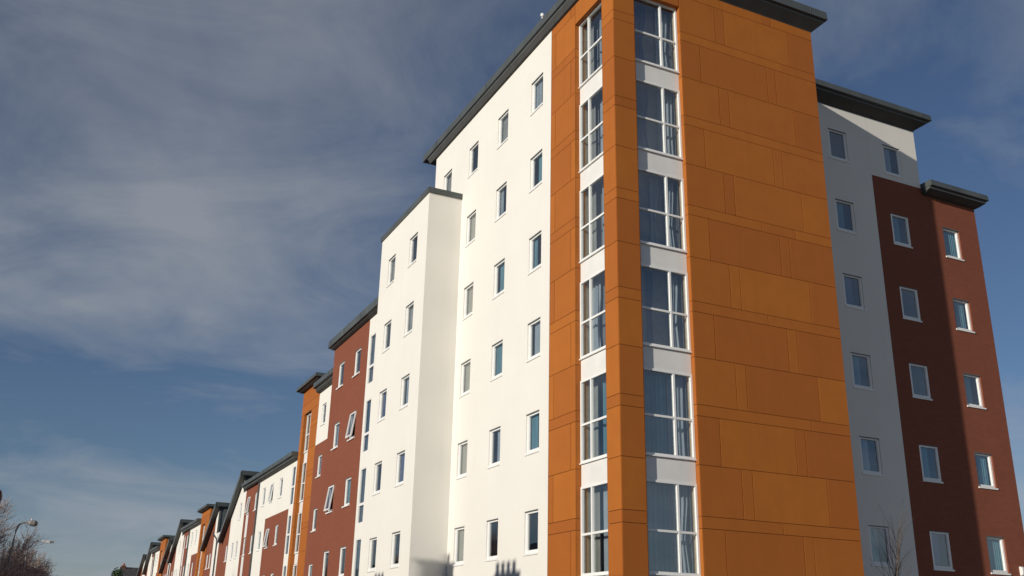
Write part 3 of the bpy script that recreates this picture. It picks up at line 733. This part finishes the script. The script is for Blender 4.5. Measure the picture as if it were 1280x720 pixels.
# ------------------------------------------------------------------ terraced houses across the street
HG_ = 'terraced houses across the street'
HW = 4.65; hx0 = -14.7; rxg = -18.6
def chimney(parent, yc, ztop, n, along=.36, wid=.62):
    m = MB(); base = 6.2; zs = ztop-.36
    ln = max(.68, n*along+.12)
    m.box(rxg-wid/2, rxg+wid/2, yc-ln/2, yc+ln/2, base, zs-.12); m.box(rxg-wid/2-.05, rxg+wid/2+.05, yc-ln/2-.05, yc+ln/2+.05, zs-.12, zs)
    c = part('chimney', m, 'oldbrick', parent)
    for i in range(n):
        y = yc+(i-(n-1)/2)*along
        link('chimney_pot', MB().tube([(rxg, y, zs), (rxg, y, zs+.05), (rxg, y, ztop-.06), (rxg, y, ztop-.05), (rxg, y, ztop)], [.13, .13, .095, .12, .12], 10).mesh('chimney_pot', 'pot'), c)
for i in range(-2, 19):
    y0 = -.65 - HW/2 + HW*i; y1 = y0+HW
    h = thing('terraced_house', {0: 'old brick terraced house with four chimney pots in a row, across the street', 1: 'old brick terraced house with a tall single-pot chimney, across the street'}.get(i, 'old brick terraced house with slate roof across the street from the flats'), 'house', (-18.6, (y0+y1)/2, 0), HG_)
    eh, rh = 5.2, 7.85
    hl = [(y0+.6, y0+1.7, 3.1, 4.5), (y0+2.8, y0+3.9, 3.1, 4.5), (y0+.5, y0+2.0, .9, 2.4), (y0+3.1, y0+4.0, .13, 2.2)]
    # front wall faces +x
    us = sorted({y0, y1, *[a for q in hl for a in q[:2]]}); vz = sorted({.12, eh, *[a for q in hl for a in q[2:]]}); m = MB()
    for a, b in zip(us, us[1:]):
        for c, d in zip(vz, vz[1:]):
            if any(q[0] < (a+b)/2 < q[1] and q[2] < (c+d)/2 < q[3] for q in hl): continue
            m.quad((hx0,a,c),(hx0,b,c),(hx0,b,d),(hx0,a,d))
    for a, b, c, d in hl:
        X = hx0-.12; m.quad((hx0,a,c),(X,a,c),(X,a,d),(hx0,a,d)); m.quad((X,b,c),(hx0,b,c),(hx0,b,d),(X,b,d)); m.quad((hx0,a,d),(X,a,d),(X,b,d),(hx0,b,d)); m.quad((X,a,c),(hx0,a,c),(hx0,b,c),(X,b,c))
    part('wall', m, 'oldbrick', h)
    m = MB(); xb = -22.5
    for yy in (y0+.001, y1-.001): m.quad((hx0,yy,.12),(xb,yy,.12),(xb,yy,eh),(rxg,yy,rh-.05),(hx0,yy,eh))
    m.quad((xb,y0,.12),(xb,y1,.12),(xb,y1,eh),(xb,y0,eh)); part('rear_wall', m, 'oldbrick', h)
    for q in hl[:3]:
        X = hx0-.10; m = MB(); a, b, c, d = q
        m.box(X, X+.05, a, a+.06, c, d); m.box(X, X+.05, b-.06, b, c, d); m.box(X, X+.05, a+.06, b-.06, c, c+.06); m.box(X, X+.05, a+.06, b-.06, d-.06, d); m.box(X, X+.05, a+.06, b-.06, (c+d)/2-.03, (c+d)/2+.03)
        wo = part('window', m, 'upvc', h)
        link('pane', MB().quad((X+.02,a,c),(X+.02,b,c),(X+.02,b,d),(X+.02,a,d)).mesh('pane', 'glass'), wo)
        link('room', MB().box(X-1.0, X-.98, a, b, c, d).mesh('room', 'room'), wo)
    a, b, c, d = hl[3]; part('door', MB().box(hx0-.11, hx0-.06, a, b, c, d), 'door', h)
    m = MB(); t_ = .12; ov = .3; sl = (rh-eh)/(hx0-rxg)
    for s, xe in ((1, hx0+ov), (-1, xb-ov)):
        ze = rh-sl*abs(xe-rxg)
        m.quad((rxg,y0,rh+t_),(xe,y0,ze+t_),(xe,y1,ze+t_),(rxg,y1,rh+t_)); m.quad((rxg,y0,rh),(rxg,y1,rh),(xe,y1,ze),(xe,y0,ze)); m.quad((xe,y0,ze),(xe,y1,ze),(xe,y1,ze+t_),(xe,y0,ze+t_))
    part('roof', m, 'slate', h)
    if i == 0: chimney(h, -.68, 8.66, 4)
    elif i == 1: chimney(h, 3.66, 9.15, 1, .4, .7)
    elif i % 2 == 0: chimney(h, y0+.9, 8.3, 3)

# house closing the far end of the street
eh_ = thing('far_house', 'dark brown roofed house with chimney closing the far end of the street', 'house', (2.6, 124, 0))
part('wall', MB().box(-.75, 6.2, 121, 127, 0, 7.9), 'oldbrick', eh_)
m = MB(); a, b, c, d = -1.0, 6.5, 120.7, 127.3; zr = 9.95
m.quad((a,c,7.8),(b,c,7.8),(b,124,zr),(a,124,zr)); m.quad((b,d,7.8),(a,d,7.8),(a,124,zr),(b,124,zr)); m.quad((a,c,7.8),(a,124,zr),(a,d,7.8)); m.quad((b,c,7.8),(b,d,7.8),(b,124,zr)); m.quad((a,c,7.8),(a,d,7.8),(b,d,7.8),(b,c,7.8))
part('roof', m, 'slate', eh_)
ch = part('chimney', MB().box(-.82, -.32, 123.6, 124.4, 7.7, 10.15).box(-.88, -.26, 123.5, 124.5, 9.95, 10.05), 'oldbrick', eh_)
for y in (123.8, 124.2): link('chimney_pot', MB().tube([(-.57, y, 10.14), (-.57, y, 10.42)], [.12, .10], 8).mesh('chimney_pot', 'pot'), ch)
for wx in (.6, 2.4):
    wo = part('window', MB().box(wx, wx+.06, 120.93, 120.99, 5.4, 6.8).box(wx+.84, wx+.9, 120.93, 120.99, 5.4, 6.8).box(wx+.06, wx+.84, 120.93, 120.99, 5.4, 5.46).box(wx+.06, wx+.84, 120.93, 120.99, 6.74, 6.8), 'upvc', eh_)
    link('pane', MB().quad((wx+.06,120.96,5.46),(wx+.84,120.96,5.46),(wx+.84,120.96,6.74),(wx+.06,120.96,6.74)).mesh('pane', 'glass'), wo)

# ------------------------------------------------------------------ trees
def bare_tree(name, label, loc, height, spread, seed, levels=5, trunk_r=.16, lean=(0, 0), nb=(3, 4), twig_r=.006, group=None, base=.28, cat='tree', bk=('bark', 'twig')):
    r = random.Random(seed); t = thing(name, label, cat, loc, group)
    tm = MB(); cm = MB()
    def grow(p, d, ln, rad, lv):
        mbx = tm if lv == 0 else cm
        n = 4 if lv < 3 else 3; pts = [p.copy()]; rr = [rad]; q = p.copy(); dd = d.copy()
        for k in range(n):
            dd = (dd + Vector((r.gauss(0, .10), r.gauss(0, .10), r.gauss(.05, .07)))).normalized()
            q = q + dd*ln/n; pts.append(q.copy()); rr.append(max(twig_r*.6, rad*(1-.42*(k+1)/n)))
        mbx.tube(pts, rr, 7 if lv == 0 else (5 if lv < 3 else 3), lv < 2)
        if lv >= levels: return
        kids = r.randint(*nb) + (1 if lv in (1, 2) else 0)
        for c in range(kids):
            f = r.uniform(.35 if lv else base+.25, 1.0); idx = min(n-1, int(f*n)); g = f*n-idx
            bp_ = pts[idx].lerp(pts[idx+1], g)
            ang = r.uniform(.35, .95)*spread; az = r.uniform(0, 2*math.pi)
            ax = dd.orthogonal().normalized(); ax.rotate(Quaternion(dd, az))
            nd = dd.copy(); nd.rotate(Quaternion(ax, ang))
            grow(bp_, nd, ln*r.uniform(.55, .80), max(twig_r, rr[idx]*r.uniform(.45, .65)), lv+1)
        grow(pts[-1], dd, ln*r.uniform(.6, .8), rr[-1], lv+1)
    grow(Vector((0, 0, 0)), Vector((lean[0], lean[1], 1)).normalized(), height*.34, trunk_r, 0)
    link('trunk', tm.mesh('trunk', bk[0]), t); link('crown', cm.mesh('crown', bk[1]), t)
    return t
TG = 'bare trees on the far pavement'
bare_tree('bare_tree', 'tall bare winter tree of pale twigs beside the grey street lamp', (-14.4, 41, .12), 9.6, .95, 11, 6, .17, (.0, 0), (3, 4), .011, TG)
bare_tree('bare_tree', 'rounded bare winter tree of dense twigs beyond the pale-headed lamp', (-12.0, 66, .12), 8.4, 1.10, 5, 6, .15, (.02, 0), (3, 4), .012, TG)
bare_tree('bare_tree', 'low bare tree standing before the old brick houses', (-13.4, 33.5, .12), 5.3, 1.0, 23, 6, .12, (-.03, 0), (2, 3), .009, TG)
bare_tree('bare_sapling', 'thin bare sapling in front of the shaded grey wing', (8.95, 1.0, .12), 6.4, .5, 4, 3, .04, (.01, 0), (2, 3), .006, None, .35, 'tree', ('bark', 'bark'))
# evergreen at the far end
ev = thing('evergreen_bush', 'green evergreen bush beside the dark house at the far end of the street', 'bush', (-1.6, 119, 0))
part('trunk', MB().tube([(-1.6, 119, 0), (-1.6, 119, 6.0)], [.2, .08], 7), 'bark', ev)
m = MB(); r = random.Random(9)
for k in range(2600):
    th, u, rad = r.uniform(0, 6.283), r.uniform(-1, 1), r.random()**.4
    c = Vector((math.cos(th)*math.sqrt(1-u*u)*.95*rad, math.sin(th)*math.sqrt(1-u*u)*1.1*rad, 6.6+u*2.9*rad + .35*math.sin(th*3)))+Vector((-1.6, 119, 0))
    a = Vector((r.gauss(0, 1), r.gauss(0, 1), r.gauss(0, 1))).normalized()*.16; b = a.orthogonal().normalized()*.10
    m.quad(c-a, c-b, c+a, c+b)
part('crown', m, 'leaf', ev)

# ------------------------------------------------------------------ street lamps and post
l1 = thing('street_lamp', 'grey street lamp with a curved arm and rounded head before bare twigs', 'street lamp', (-12.98, 33, .12), 'street lamps')
p = l1.location
part('pole', MB().tube([(p.x, p.y, .12), (p.x, p.y, 1.2), (p.x, p.y, 1.25), (p.x+.02, p.y, 5.6), (p.x+.05, p.y, 6.1), (p.x+.14, p.y, 6.36), (p.x+.30, p.y, 6.46), (p.x+.62, p.y, 6.47)], [.09, .09, .06, .05, .045, .04, .035, .035], 10), 'lampgrey', l1)
hd = part('lamp_head', MB().tube([(p.x+.40, p.y, 6.48), (p.x+.48, p.y, 6.48), (p.x+.60, p.y, 6.46), (p.x+.78, p.y, 6.45), (p.x+.88, p.y, 6.43), (p.x+.92, p.y, 6.42)], [.05, .07, .13, .15, .11, .03], 12), 'lampgrey', l1)
link('photocell', MB().tube([(p.x+.62, p.y, 6.55), (p.x+.62, p.y, 6.66)], [.035, .03], 8).mesh('photocell', 'lampwhite'), hd)
l2 = thing('street_lamp', 'street lamp with a straight arm and flat pale head', 'street lamp', (-12.35, 59, .12), 'street lamps')
p = l2.location
part('pole', MB().tube([(p.x, p.y, .12), (p.x, p.y, 1.2), (p.x, p.y, 1.25), (p.x, p.y, 7.2), (p.x+.05, p.y, 7.45), (p.x+.2, p.y, 7.58), (p.x+1.0, p.y, 7.62)], [.09, .09, .06, .05, .04, .035, .03], 10), 'lampgrey', l2)
m = MB(); m.box(p.x+.85, p.x+1.35, p.y-.16, p.y+.16, 7.56, 7.72); part('lamp_head', m, 'lampwhite', l2)
part('lamp_end', MB().box(p.x+1.352, p.x+1.62, p.y-.14, p.y+.14, 7.57, 7.70), 'lampgrey', l2)
po = thing('red_post', 'dark red painted post with a rounded cap at the kerb', 'post', (-12.80, -2.0, .12))
p = po.location
part('post', MB().tube([(p.x, p.y, .12), (p.x, p.y, 3.55)], [.055, .055], 12), 'redpaint', po)
part('cap', MB().tube([(p.x, p.y, 3.55), (p.x, p.y, 3.62), (p.x, p.y, 3.68), (p.x, p.y, 3.71)], [.066, .064, .045, .01], 12), 'redpaint', po)
